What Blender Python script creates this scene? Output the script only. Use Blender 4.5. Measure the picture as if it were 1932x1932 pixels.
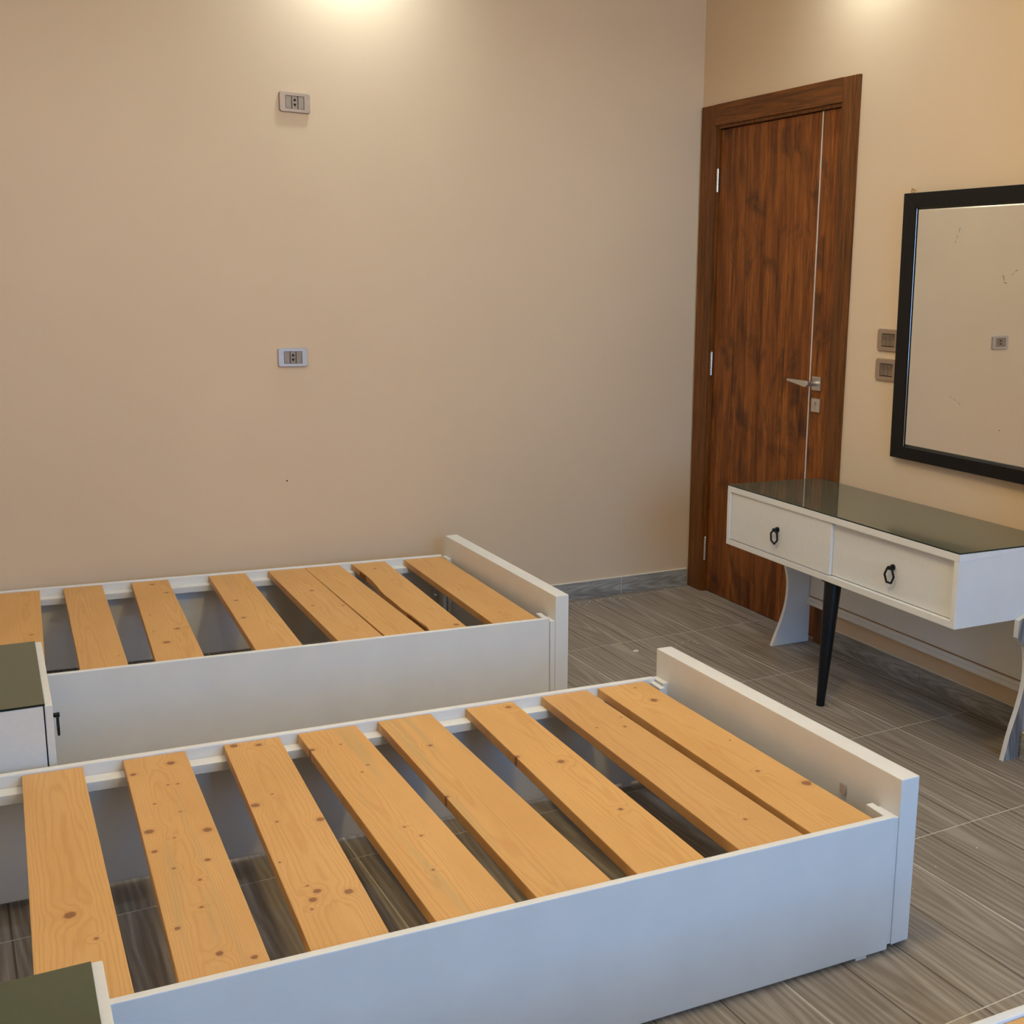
import bpy, bmesh, math, random
from mathutils import Vector, Matrix
random.seed(7)
S = bpy.context.scene
for o in list(bpy.data.objects):
    bpy.data.objects.remove(o)
COL = S.collection

# ------------------------------------------------------------------ camera
cam_data = bpy.data.cameras.new('camera')
cam = bpy.data.objects.new('camera', cam_data); COL.objects.link(cam)
rt = Vector((0.86784751, -0.4962223, 0.02457896))
up = Vector((0.07494231, 0.17965194, 0.98087146))
fw = Vector((0.49114595, 0.84940486, -0.19309854))
cam.matrix_world = Matrix(((rt.x, up.x, -fw.x, -2.84738), (rt.y, up.y, -fw.y, -4.54559),
                           (rt.z, up.z, -fw.z, 1.41306), (0, 0, 0, 1)))
cam_data.sensor_width = 36.0
cam_data.lens = 2180.345 / 1932 * 36.0
cam_data.shift_x = (966 - 1226.8) / 1932
cam_data.shift_y = (961.81 - 966) / 1932
cam_data.clip_start = 0.02
S.camera = cam

# ------------------------------------------------------------------ light
S.view_settings.view_transform = 'Standard'
S.view_settings.look = 'None'
S.view_settings.gamma = 1.0
S.view_settings.use_curve_mapping = False
S.view_settings.exposure = 0.0

world = bpy.data.worlds.new('world'); S.world = world
world.use_nodes = True
wn = world.node_tree.nodes; wl = world.node_tree.links
bg = wn['Background']
bg.inputs['Color'].default_value = (0.225, 0.515, 1.0, 1)     # clear blue daylight seen through the window behind the camera
bg.inputs['Strength'].default_value = 9.2

CEIL = 2.78
X_LEFT, Y_REAR = -3.24, -5.75
WIN = (-2.15, -0.50, 0.70, 2.45)      # x0, x1, z0, z1 of the window in the rear wall

pd = bpy.data.lights.new('window_daylight', 'AREA')           # portal only: guides the sky light through the opening
pd.shape = 'RECTANGLE'; pd.size = WIN[1] - WIN[0]; pd.size_y = WIN[3] - WIN[2]
pd.cycles.is_portal = True
po = bpy.data.objects.new('window_daylight', pd); COL.objects.link(po)
po.location = ((WIN[0] + WIN[1]) / 2, Y_REAR - 0.02, (WIN[2] + WIN[3]) / 2)
po.rotation_euler = (math.radians(90), 0, math.radians(180))

def downlight(x, y, power, color, size=0.07, spread=150, kelvin=None):
    d = bpy.data.lights.new('downlight_lamp', 'AREA'); d.shape = 'DISK'; d.size = size
    d.energy = power; d.color = color; d.spread = math.radians(spread)
    o = bpy.data.objects.new('downlight_lamp', d); COL.objects.link(o)
    o.location = (x, y, CEIL - 0.012)
    return (x, y)
COOL_FILL = (0.65, 0.80, 1.0); NEUT = (0.80, 0.95, 1.0)
DOWN = [downlight(-1.58, -0.20, 5.6, NEUT), downlight(-0.15, -1.14, 3.8, NEUT)]
for (x, y, p) in ((-2.6, -1.5, 5.0), (-1.1, -1.6, 5.0)):  # two further unseen downlights, added as overhead fill
    DOWN.append(downlight(x, y, p, COOL_FILL, size=0.16))

# unseen warm bulb added below the ceiling as fill for the upper walls
bl = bpy.data.lights.new('fill_bulb_lamp', 'POINT'); bl.energy = 46; bl.color = (1.0, 0.79, 0.345); bl.shadow_soft_size = 0.06
FILL_BULB = bpy.data.objects.new('fill_bulb_lamp', bl); COL.objects.link(FILL_BULB); FILL_BULB.location = (-1.75, -2.75, 2.45)

# ------------------------------------------------------------------ mesh helpers
def link(name, me, mats=None, parent=None):
    o = bpy.data.objects.new(name, me); COL.objects.link(o)
    if mats is not None:
        for m in (mats if isinstance(mats, (list, tuple)) else [mats]): me.materials.append(m)
    if parent is not None: o.parent = parent
    return o
def tag(o, label=None, cat=None, group=None, kind=None):
    if label: o['label'] = label
    if cat: o['category'] = cat
    if group: o['group'] = group
    if kind: o['kind'] = kind
    return o
def empty(name, loc=(0, 0, 0), rz=0):
    o = bpy.data.objects.new(name, None); COL.objects.link(o)
    o.location = loc; o.rotation_euler = (0, 0, rz); o.empty_display_size = 0.1
    return o
def finish(bm, name, mat, parent=None, bevel=0, seg=2, smooth=False, angle=40):
    bmesh.ops.remove_doubles(bm, verts=bm.verts, dist=1e-6)
    bmesh.ops.recalc_face_normals(bm, faces=bm.faces)
    if bevel:
        es = [e for e in bm.edges if len(e.link_faces) == 2 and e.calc_face_angle(0) > math.radians(angle)]
        bmesh.ops.bevel(bm, geom=es, offset=bevel, segments=seg, affect='EDGES', profile=0.6, clamp_overlap=True)
    if smooth:
        for f in bm.faces: f.smooth = True
        for e in bm.edges:
            if len(e.link_faces) == 2 and e.calc_face_angle(0) > math.radians(35): e.smooth = False
    me = bpy.data.meshes.new(name); bm.to_mesh(me); bm.free()
    return link(name, me, mat, parent)
def bm_box(bm, a, b):
    x0, y0, z0 = a; x1, y1, z1 = b
    v = [bm.verts.new(p) for p in ((x0,y0,z0),(x1,y0,z0),(x1,y1,z0),(x0,y1,z0),(x0,y0,z1),(x1,y0,z1),(x1,y1,z1),(x0,y1,z1))]
    for f in ((0,3,2,1),(4,5,6,7),(0,1,5,4),(1,2,6,5),(2,3,7,6),(3,0,4,7)): bm.faces.new([v[i] for i in f])
def bm_prism(bm, pts, axis, a, b):
    """polygon pts extruded along axis from a to b; axis 'z': pts are (x,y); 'y': (x,z); 'x': (y,z)"""
    def P(p, t):
        return {'z': (p[0], p[1], t), 'y': (p[0], t, p[1]), 'x': (t, p[0], p[1])}[axis]
    A = [bm.verts.new(P(p, a)) for p in pts]; B = [bm.verts.new(P(p, b)) for p in pts]
    n = len(pts)
    bm.faces.new(A); bm.faces.new(B[::-1])
    for i in range(n): bm.faces.new((A[i], A[(i+1) % n], B[(i+1) % n], B[i]))
def box(name, a, b, mat, parent=None, bevel=0, seg=2):
    bm = bmesh.new()
    a2 = tuple(min(p, q) for p, q in zip(a, b)); b2 = tuple(max(p, q) for p, q in zip(a, b))
    bm_box(bm, a2, b2)
    return finish(bm, name, mat, parent, bevel, seg)
def prism(name, pts, axis, a, b, mat, parent=None, bevel=0, seg=2, angle=40, smooth=False):
    bm = bmesh.new(); bm_prism(bm, pts, axis, a, b)
    return finish(bm, name, mat, parent, bevel, seg, smooth, angle)
def tube(bm, p0, p1, r0, r1, n=16, cap=True):
    p0 = Vector(p0); p1 = Vector(p1); d = (p1 - p0).normalized()
    u = d.orthogonal().normalized(); w = d.cross(u)
    R0 = [bm.verts.new(p0 + (u*math.cos(t)+w*math.sin(t))*r0) for t in [2*math.pi*i/n for i in range(n)]]
    R1 = [bm.verts.new(p1 + (u*math.cos(t)+w*math.sin(t))*r1) for t in [2*math.pi*i/n for i in range(n)]]
    for i in range(n): bm.faces.new((R0[i], R0[(i+1) % n], R1[(i+1) % n], R1[i]))
    if cap: bm.faces.new(R0[::-1]); bm.faces.new(R1)
def cyl(name, p0, p1, r0, r1, mat, parent=None, n=20, bevel=0):
    bm = bmesh.new(); tube(bm, p0, p1, r0, r1, n)
    return finish(bm, name, mat, parent, bevel, 2, True, 50)

# ------------------------------------------------------------------ material helpers
class NT:
    def __init__(s, name):
        s.m = bpy.data.materials.new(name); s.m.use_nodes = True
        s.n = s.m.node_tree.nodes; s.l = s.m.node_tree.links; s.b = s.n['Principled BSDF']
    def new(s, t, **kw):
        x = s.n.new(t)
        for k, v in kw.items(): setattr(x, k, v)
        return x
    def lk(s, a, b): s.l.new(a, b)
    def val(s, node, i, v):
        if hasattr(v, 'is_output') or hasattr(v, 'links'): s.lk(v, node.inputs[i])
        else: node.inputs[i].default_value = v
    def math(s, op, a, b=0.0, c=None, clamp=False):
        x = s.new('ShaderNodeMath', operation=op); x.use_clamp = clamp
        s.val(x, 0, a); s.val(x, 1, b)
        if c is not None: s.val(x, 2, c)
        return x.outputs[0]
    def vmath(s, op, a, b=None):
        x = s.new('ShaderNodeVectorMath', operation=op); s.val(x, 0, a)
        if b is not None: s.val(x, 1, b)
        return x.outputs['Value'] if op == 'LENGTH' else x.outputs['Vector']
    def obj(s): return s.new('ShaderNodeTexCoord').outputs['Object']
    def xyz(s, v):
        x = s.new('ShaderNodeSeparateXYZ'); s.lk(v, x.inputs[0]); return x.outputs
    def comb(s, a, b, c):
        x = s.new('ShaderNodeCombineXYZ'); s.val(x, 0, a); s.val(x, 1, b); s.val(x, 2, c); return x.outputs[0]
    def noise(s, v, scale=5, detail=3, rough=0.55, dist=0.0):
        x = s.new('ShaderNodeTexNoise'); s.lk(v, x.inputs['Vector'])
        x.inputs['Scale'].default_value = scale; x.inputs['Detail'].default_value = detail
        x.inputs['Roughness'].default_value = rough; x.inputs['Distortion'].default_value = dist
        return x.outputs['Fac']
    def ramp(s, f, stops, interp='LINEAR'):
        x = s.new('ShaderNodeValToRGB'); s.lk(f, x.inputs[0]); r = x.color_ramp; r.interpolation = interp
        while len(r.elements) < len(stops): r.elements.new(0.5)
        for e, (p, c) in zip(r.elements, stops):
            e.position = p; e.color = (c[0], c[1], c[2], 1) if isinstance(c, tuple) else (c, c, c, 1)
        return x.outputs['Color']
    def mix(s, f, a, b, blend='MIX'):
        x = s.new('ShaderNodeMix', data_type='RGBA', blend_type=blend)
        s.val(x, 0, f)
        for i, v in ((6, a), (7, b)):
            if isinstance(v, tuple): x.inputs[i].default_value = (v[0], v[1], v[2], 1)
            else: s.lk(v, x.inputs[i])
        return x.outputs[2]
    def maprange(s, v, a, b, c=0.0, d=1.0, smooth=False):
        x = s.new('ShaderNodeMapRange'); x.interpolation_type = 'SMOOTHSTEP' if smooth else 'LINEAR'
        s.val(x, 0, v); s.val(x, 1, a); s.val(x, 2, b); s.val(x, 3, c); s.val(x, 4, d); return x.outputs[0]
    def base(s, c):
        if isinstance(c, tuple): s.b.inputs['Base Color'].default_value = (c[0], c[1], c[2], 1)
        else: s.lk(c, s.b.inputs['Base Color'])
    def set(s, **kw):
        for k, v in kw.items():
            k = {'rough': 'Roughness', 'metal': 'Metallic', 'coat': 'Coat Weight', 'coatr': 'Coat Roughness', 'spec': 'Specular IOR Level', 'ior': 'IOR'}[k]
            s.val(s.b, k, v)
    def bump(s, h, strength=0.3, dist=0.001):
        x = s.new('ShaderNodeBump'); s.val(x, 'Strength', strength); s.val(x, 'Distance', dist)
        s.lk(h, x.inputs['Height']); s.lk(x.outputs[0], s.b.inputs['Normal'])

def plain(name, c, rough=0.5, metal=0.0, grain=0.04, scale=60, bump=0.0, **kw):
    t = NT(name); f = t.noise(t.obj(), scale, 3)
    lo = tuple(x*(1-grain) for x in c); hi = tuple(min(1, x*(1+grain)) for x in c)
    t.base(t.ramp(f, [(0.3, lo), (0.7, hi)])); t.set(rough=rough, metal=metal, **kw)
    if bump: t.bump(f, bump, 0.001)
    return t.m

def wall_paint():
    t = NT('cream_wall_paint'); o = t.obj()
    big = t.noise(o, 1.3, 3, 0.5); fine = t.noise(o, 220, 2)
    t.base(t.ramp(big, [(0.3, (0.675, 0.512, 0.345)), (0.7, (0.715, 0.545, 0.370))]))
    t.set(rough=0.62, spec=0.3); t.bump(fine, 0.12, 0.0008)
    return t.m
M_WALL = wall_paint()
M_CEIL = plain('white_ceiling_paint', (0.80, 0.78, 0.74), 0.8)
M_WHITE = plain('white_lacquer', (0.76, 0.735, 0.69), 0.42, grain=0.025, scale=9)
M_WHITE2 = plain('white_lacquer_brushed', (0.72, 0.70, 0.66), 0.45, grain=0.018, scale=60)
M_BLACK = plain('black_lacquer', (0.005, 0.006, 0.008), 0.30, grain=0.2, spec=0.3)
M_FRAME = plain('black_brown_wood', (0.010, 0.008, 0.0075), 0.5, grain=0.25, scale=90, spec=0.2)
M_STEEL = plain('brushed_nickel', (0.62, 0.58, 0.52), 0.33, 0.9, grain=0.06, scale=200)
M_CHROME = plain('chrome', (0.75, 0.74, 0.72), 0.2, 1.0)
M_ALU = plain('aluminium_strip', (0.80, 0.76, 0.72), 0.42, 0.55)
M_BRASS = plain('brass', (0.75, 0.38, 0.08), 0.3, 0.9)
M_GROUT = plain('pale_grout', (0.60, 0.545, 0.465), 0.9, grain=0.12, scale=40)
M_DARK = plain('dark_gap', (0.02, 0.012, 0.008), 0.9)
M_GAP_SHADE = plain('brown_gap_shade', (0.36, 0.17, 0.06), 0.8, grain=0.15)
M_PLATE = plain('bronze_plate', (0.36, 0.255, 0.18), 0.36, 0.35, grain=0.05)
M_PLATE_S = plain('silver_taupe_plate', (0.56, 0.47, 0.41), 0.34, 0.3, grain=0.04)
M_MOD = plain('taupe_insert', (0.30, 0.235, 0.18), 0.45, 0.2, grain=0.08, scale=150)
M_ROCK = plain('bronze_rocker', (0.23, 0.165, 0.115), 0.42, 0.3, grain=0.1, scale=200)
M_PLASTER = plain('plaster_chip', (0.80, 0.72, 0.58), 0.9)
M_GLASS_TOP = plain('green_grey_glass_top', (0.075, 0.085, 0.060), 0.04, grain=0.02, spec=0.75)
M_EDGE = plain('dark_glass_edge', (0.004, 0.012, 0.013), 0.15, spec=0.3)
M_GLASS_NS = plain('green_backed_glass', (0.075, 0.088, 0.052), 0.09, grain=0.02, spec=0.6)

def mirror_mat():
    t = NT('mirror_silver'); t.base((0.86, 0.86, 0.82)); t.set(rough=0.005, metal=1.0); return t.m
M_MIRROR = mirror_mat()

def floor_mat():
    """printed timber look on a 60 cm tile: four boards, the same print on every tile"""
    t = NT('wood_print_tile'); o = t.obj(); X = t.xyz(o)
    x, y = X[0], X[1]                       # x across the boards 0..0.6, y along 0..0.6
    info = t.new('ShaderNodeObjectInfo').outputs['Random']
    u = t.math('MULTIPLY', x, 1/0.15)
    idx = t.math('FLOOR', u); fx = t.math('SUBTRACT', u, idx)
    cx = t.math('SUBTRACT', fx, 0.5)
    isA = t.math('COMPARE', idx, 1.0, 0.5); isC = t.math('COMPARE', idx, 3.0, 0.5)
    v0 = t.comb(t.math('MULTIPLY', x, 9.0), t.math('MULTIPLY', y, 1.1), t.math('MULTIPLY', idx, 3.7))
    warp = t.noise(v0, 1.6, 2, 0.5)
    # cathedral arches on boards 1 and 3, straight lines on the others
    c2 = t.math('MULTIPLY', cx, cx)
    arch = t.math('ADD', t.math('MULTIPLY', c2, 16.0), t.math('MULTIPLY', y, -5.0))
    arch = t.math('ADD', arch, t.math('MULTIPLY', warp, 3.4))
    straight = t.math('ADD', t.math('MULTIPLY', fx, 10.0), t.math('MULTIPLY', warp, 4.0))
    cath = t.math('MAXIMUM', isA, isC)
    ph = t.math('ADD', t.math('MULTIPLY', arch, cath), t.math('MULTIPLY', straight, t.math('SUBTRACT', 1.0, cath)))
    ring = t.math('SINE', t.math('MULTIPLY', ph, 4.6))
    ring = t.maprange(ring, -1, 1, 0, 1)
    ring = t.math('POWER', ring, 1.3)
    fine = t.noise(t.comb(t.math('MULTIPLY', x, 60.0), t.math('MULTIPLY', y, 1.6), idx), 4.0, 4, 0.65)
    med = t.noise(t.comb(t.math('MULTIPLY', x, 14.0), t.math('MULTIPLY', y, 1.0), t.math('MULTIPLY', idx, 9.1)), 1.5, 3, 0.6)
    c = t.mix(ring, (0.205, 0.162, 0.122), (0.430, 0.365, 0.295))
    c = t.mix(0.45, c, t.ramp(fine, [(0.28, (0.130, 0.100, 0.074)), (0.5, (0.320, 0.262, 0.204)), (0.74, (0.520, 0.455, 0.380))]))
    c = t.mix(t.maprange(med, 0.35, 0.7, 0.0, 0.62), c, (0.186, 0.146, 0.107))
    tone = t.maprange(t.math('FRACT', t.math('MULTIPLY', idx, 0.37)), 0, 1, 0.92, 1.12)
    tone = t.math('MULTIPLY', tone, t.maprange(info, 0, 1, 0.95, 1.05))
    sc = t.vmath('SCALE', c); sc.node.inputs['Scale'].default_value = 1.0; t.lk(tone, sc.node.inputs['Scale'])
    # hairline joints of the print
    e = t.math('MINIMUM', fx, t.math('SUBTRACT', 1.0, fx))
    line = t.maprange(e, 0.008, 0.022, 1.0, 0.0)
    inner = t.math('COMPARE', x, 0.3, 0.28)
    line = t.math('MULTIPLY', line, inner)
    c = t.mix(t.math('MULTIPLY', line, 0.85), sc, (0.073, 0.049, 0.029))
    t.base(c); t.set(rough=t.maprange(fine, 0, 1, 0.36, 0.52), spec=0.42)
    t.bump(t.math('ADD', t.math('MULTIPLY', fine, 0.6), ring), 0.10, 0.0006)
    return t.m
M_FLOOR = floor_mat()

def skirting_mat():
    t = NT('grey_wood_print_skirting'); X = t.xyz(t.obj())
    w = t.noise(t.comb(t.math('MULTIPLY', X[0], 2.2), 0.0, t.math('MULTIPLY', X[2], 16.0)), 1.6, 3)
    f = t.noise(t.comb(t.math('MULTIPLY', X[0], 3.0), 0.0, t.math('MULTIPLY', X[2], 130.0)), 2.2, 4, 0.7)
    xx = t.math('FRACT', t.math('MULTIPLY', t.math('ADD', X[0], 0.24), 1/0.6)); zz = t.math('SUBTRACT', X[2], 0.030)
    ph = t.math('ADD', t.math('MULTIPLY', t.math('MULTIPLY', zz, zz), 2400), t.math('MULTIPLY', xx, 9.0))
    ring = t.maprange(t.math('SINE', t.math('MULTIPLY', t.math('ADD', ph, t.math('MULTIPLY', w, 3.0)), 4.5)), -1, 1)
    c = t.ramp(f, [(0.32, (0.13, 0.118, 0.105)), (0.5, (0.30, 0.275, 0.245)), (0.68, (0.46, 0.43, 0.39))])
    c = t.mix(t.math('MULTIPLY', ring, 0.5), c, (0.50, 0.49, 0.46))
    c = t.mix(t.maprange(w, 0.42, 0.62, 0, 0.6), c, (0.16, 0.140, 0.120))
    t.base(c); t.set(rough=0.55, spec=0.3); return t.m
M_SKIRT = skirting_mat()

def door_mat():
    t = NT('dark_walnut_stain'); X = t.xyz(t.obj())
    r = t.new('ShaderNodeObjectInfo').outputs['Random']
    off = t.math('MULTIPLY', r, 17.0)
    v = t.comb(t.math('ADD', t.math('MULTIPLY', X[1], 16), off), t.math('MULTIPLY', X[0], 16), t.math('MULTIPLY', X[2], 1.2))
    a = t.noise(v, 2.2, 4, 0.6, 0.6)
    f = t.noise(t.comb(t.math('ADD', t.math('MULTIPLY', X[1], 90), off), t.math('MULTIPLY', X[0], 90), t.math('MULTIPLY', X[2], 3.0)), 3, 4, 0.7)
    bl = t.noise(t.comb(t.math('ADD', t.math('MULTIPLY', X[1], 5), off), t.math('MULTIPLY', X[0], 5), t.math('MULTIPLY', X[2], 3.2)), 1.4, 4, 0.6, 0.8)
    c = t.ramp(a, [(0.28, (0.110, 0.029, 0.006)), (0.5, (0.265, 0.078, 0.013)), (0.72, (0.42, 0.138, 0.024))])
    c = t.mix(t.maprange(f, 0.38, 0.62, 0.55, 0.0), c, (0.055, 0.017, 0.005))
    c = t.mix(t.maprange(bl, 0.52, 0.68, 0.0, 0.72), c, (0.030, 0.013, 0.007))
    t.base(c); t.set(rough=t.maprange(f, 0, 1, 0.30, 0.45), spec=0.22); t.bump(f, 0.12, 0.0006)
    return t.m
M_DOOR = door_mat()
def casing_mat():
    t = NT('walnut_casing'); X = t.xyz(t.obj())
    v = t.comb(t.math('MULTIPLY', X[0], 60), t.math('MULTIPLY', X[1], 2.2), t.math('MULTIPLY', X[2], 1.2))
    # grain runs along the object's longest side: the pieces are built standing, the head piece lying (see object rotation)
    r = t.math('MULTIPLY', t.new('ShaderNodeObjectInfo').outputs['Random'], 13.0)
    a = t.noise(t.comb(t.math('ADD', t.math('MULTIPLY', X[1], 30), r), t.math('MULTIPLY', X[0], 60), t.math('MULTIPLY', X[2], 1.6)), 2.0, 4, 0.6, 0.5)
    f = t.noise(t.comb(t.math('MULTIPLY', X[1], 120), t.math('MULTIPLY', X[0], 120), t.math('MULTIPLY', X[2], 4)), 3, 4, 0.7)
    c = t.ramp(a, [(0.3, (0.080, 0.030, 0.008)), (0.55, (0.205, 0.068, 0.014)), (0.75, (0.29, 0.100, 0.020))])
    c = t.mix(t.maprange(f, 0.38, 0.62, 0.5, 0.0), c, (0.045, 0.019, 0.008))
    t.base(c); t.set(rough=0.42, spec=0.2); t.bump(f, 0.12, 0.0006); return t.m
M_CASING = casing_mat()

def streaked_mat():
    t = NT('streaked_grey_board'); X = t.xyz(t.obj())
    lean = t.math('ADD', X[0], t.math('MULTIPLY', t.math('SINE', t.math('MULTIPLY', X[2], 7.0)), 0.02))
    w = t.noise(t.comb(t.math('MULTIPLY', lean, 42), 0.0, t.math('MULTIPLY', X[2], 2.0)), 1.3, 3, 0.6)
    c = t.ramp(w, [(0.36, (0.075, 0.070, 0.068)), (0.5, (0.22, 0.205, 0.19)), (0.66, (0.50, 0.47, 0.43))])
    t.base(c); t.set(rough=0.6); return t.m
M_STREAK = streaked_mat()

def pine(knots, seed, sapw=0.0):
    t = NT('pine_slat'); o = t.obj(); X = t.xyz(o); x, y, z = X[0], X[1], X[2]
    rnd = random.Random(seed)
    p2 = t.comb(x, y, 0.0)
    dmin = None
    wob = t.noise(o, 90, 2)
    for (kx, ky, r) in knots:
        d = t.vmath('SUBTRACT', p2, (kx, ky, 0.0))
        d = t.vmath('MULTIPLY', d, (1.2/r, 1.15/r, 0.0))
        d = t.vmath('LENGTH', d)
        dmin = d if dmin is None else t.math('MINIMUM', dmin, d)
    cx = rnd.uniform(0.03, 0.10); kb = rnd.choice((-1, 1)) * rnd.uniform(2.4, 4.2); ka = rnd.uniform(1800, 3200)
    xx = t.math('SUBTRACT', x, cx); x2 = t.math('MULTIPLY', xx, xx)
    nz = t.noise(t.comb(t.math('MULTIPLY', x, 18), t.math('MULTIPLY', y, 2.0), seed * 1.7), 1.0, 3, 0.5)
    ph = t.math('ADD', t.math('MULTIPLY', x2, ka), t.math('MULTIPLY', y, kb))
    ph = t.math('ADD', ph, t.math('MULTIPLY', nz, 7.0))
    if dmin is not None:
        ph = t.math('ADD', ph, t.maprange(dmin, 0.0, 6.0, 2.2, 0.0, True))
    ring = t.maprange(t.math('SINE', t.math('MULTIPLY', ph, 4.6)), -1, 1)
    ring = t.math('POWER', ring, 3.0)
    fine = t.noise(t.comb(t.math('MULTIPLY', x, 150), t.math('MULTIPLY', y, 5.0), z), 2.0, 4, 0.65)
    big = t.noise(t.comb(t.math('MULTIPLY', x, 9), t.math('MULTIPLY', y, 2.0), seed * 3.1), 1.0, 2)
    hs = rnd.uniform(-0.03, 0.03)
    c = t.ramp(big, [(0.3, (0.655+hs, 0.355+hs*0.6, 0.118)), (0.7, (0.73+hs, 0.415+hs*0.5, 0.150))])
    c = t.mix(t.math('MULTIPLY', ring, 0.30), c, (0.50, 0.210, 0.050))
    c = t.mix(t.maprange(fine, 0.35, 0.7, 0.22, 0.0), c, (0.52, 0.245, 0.07))
    if sapw:
        s = t.noise(t.comb(t.math('MULTIPLY', x, 26), t.math('MULTIPLY', y, 1.6), seed), 1.0, 2)
        c = t.mix(t.maprange(s, 0.55, 0.72, 0.0, sapw), c, (0.44, 0.33, 0.15))
    if dmin is not None:
        dd = t.math('ADD', dmin, t.math('MULTIPLY', t.math('SUBTRACT', wob, 0.5), 0.7))
        c = t.mix(t.maprange(dd, 0.9, 2.4, 0.30, 0.0), c, (0.50, 0.215, 0.060))
        c = t.mix(t.maprange(dd, 0.75, 1.15, 0.80, 0.0), c, (0.20, 0.070, 0.028))
        c = t.mix(t.maprange(dd, 0.35, 0.7, 0.6, 0.0), c, (0.30, 0.120, 0.050))
    t.base(c); t.set(rough=0.50, spec=0.32); t.bump(t.math('ADD', fine, ring), 0.06, 0.0005)
    return t.m

# ------------------------------------------------------------------ room shell
BE = 0.0283                                   # the back wall is not quite square to the right wall
TB = math.tan(BE)
def struct(o): o['kind'] = 'structure'; return o
struct(box('floor', (X_LEFT - 0.15, Y_REAR - 0.15, -0.12), (0.15, 0.15, -0.0004), M_GROUT))
floor = bpy.data.objects['floor']
struct(prism('wall_back', [(0.15, 0.15*TB), (0.15, 0.2), (X_LEFT - 0.15, 0.2), (X_LEFT - 0.15, (X_LEFT - 0.15)*TB)], 'z', -0.0013, CEIL, M_WALL))
bm = bmesh.new()
DY0, DY1, DZ = -0.122, -0.986, 2.086          # door opening
bm_box(bm, (0.06, DY1, -0.0013), (0.15, DY0, DZ))  # unseen block added behind the leaf to keep sky light out of the gaps
bm_prism(bm, [(0, DY0), (0.15, DY0), (0.15, 0.15*TB), (0, 0)], 'z', -0.0013, CEIL)
bm_box(bm, (0, DY1, DZ), (0.15, DY0, CEIL))
bm_box(bm, (0, Y_REAR, -0.0013), (0.15, DY1, CEIL))
bm_box(bm, (-0.150, -2.85, -0.0013), (0, -2.2125, CEIL))
struct(finish(bm, 'wall_right', M_WALL))
struct(box('wall_left', (X_LEFT - 0.15, Y_REAR, -0.0013), (X_LEFT, X_LEFT*TB, CEIL), M_WALL))
bm = bmesh.new()
x0, x1, z0, z1 = WIN
for a, b in (((X_LEFT, z1*0), (x0, CEIL)), ((x1, 0), (0, CEIL)), ((x0, 0), (x1, z0)), ((x0, z1), (x1, CEIL))):
    bm_box(bm, (a[0], Y_REAR - 0.15, a[1]), (b[0], Y_REAR, b[1]))
struct(finish(bm, 'wall_front', M_WALL))
w1 = struct(empty('window_1', ((x0+x1)/2, Y_REAR - 0.08, z0)))
def wbox(name, a, b): return box(name, (a[0]-w1.location.x, a[1]-w1.location.y, a[2]-w1.location.z), (b[0]-w1.location.x, b[1]-w1.location.y, b[2]-w1.location.z), M_WHITE, w1)
wbox('window_frame', (x0, Y_REAR-0.10, z0), (x0+0.04, Y_REAR-0.06, z1)); wbox('window_frame', (x1-0.04, Y_REAR-0.10, z0), (x1, Y_REAR-0.06, z1))
wbox('window_frame', (x0, Y_REAR-0.10, z1-0.04), (x1, Y_REAR-0.06, z1)); wbox('window_frame', (x0, Y_REAR-0.10, z0), (x1, Y_REAR-0.06, z0+0.04))
ceiling = struct(box('ceiling', (X_LEFT - 0.15, Y_REAR - 0.15, CEIL), (0.15, 0.2, CEIL + 0.1), M_CEIL))
bm = bmesh.new(); tube(bm, (FILL_BULB.location.x, FILL_BULB.location.y, 2.545), (FILL_BULB.location.x, FILL_BULB.location.y, CEIL), 0.004, 0.004, 8)
tube(bm, (FILL_BULB.location.x, FILL_BULB.location.y, 2.52), (FILL_BULB.location.x, FILL_BULB.location.y, 2.56), 0.018, 0.018, 16)
finish(bm, 'fill_bulb_holder', M_BLACK, ceiling)  # cord and holder made up for the added fill bulb
for (x, y) in DOWN:
    bm = bmesh.new()
    tube(bm, (x, y, CEIL - 0.006), (x, y, CEIL), 0.062, 0.062, 24)
    finish(bm, 'downlight_ring', M_CHROME, ceiling)

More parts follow.
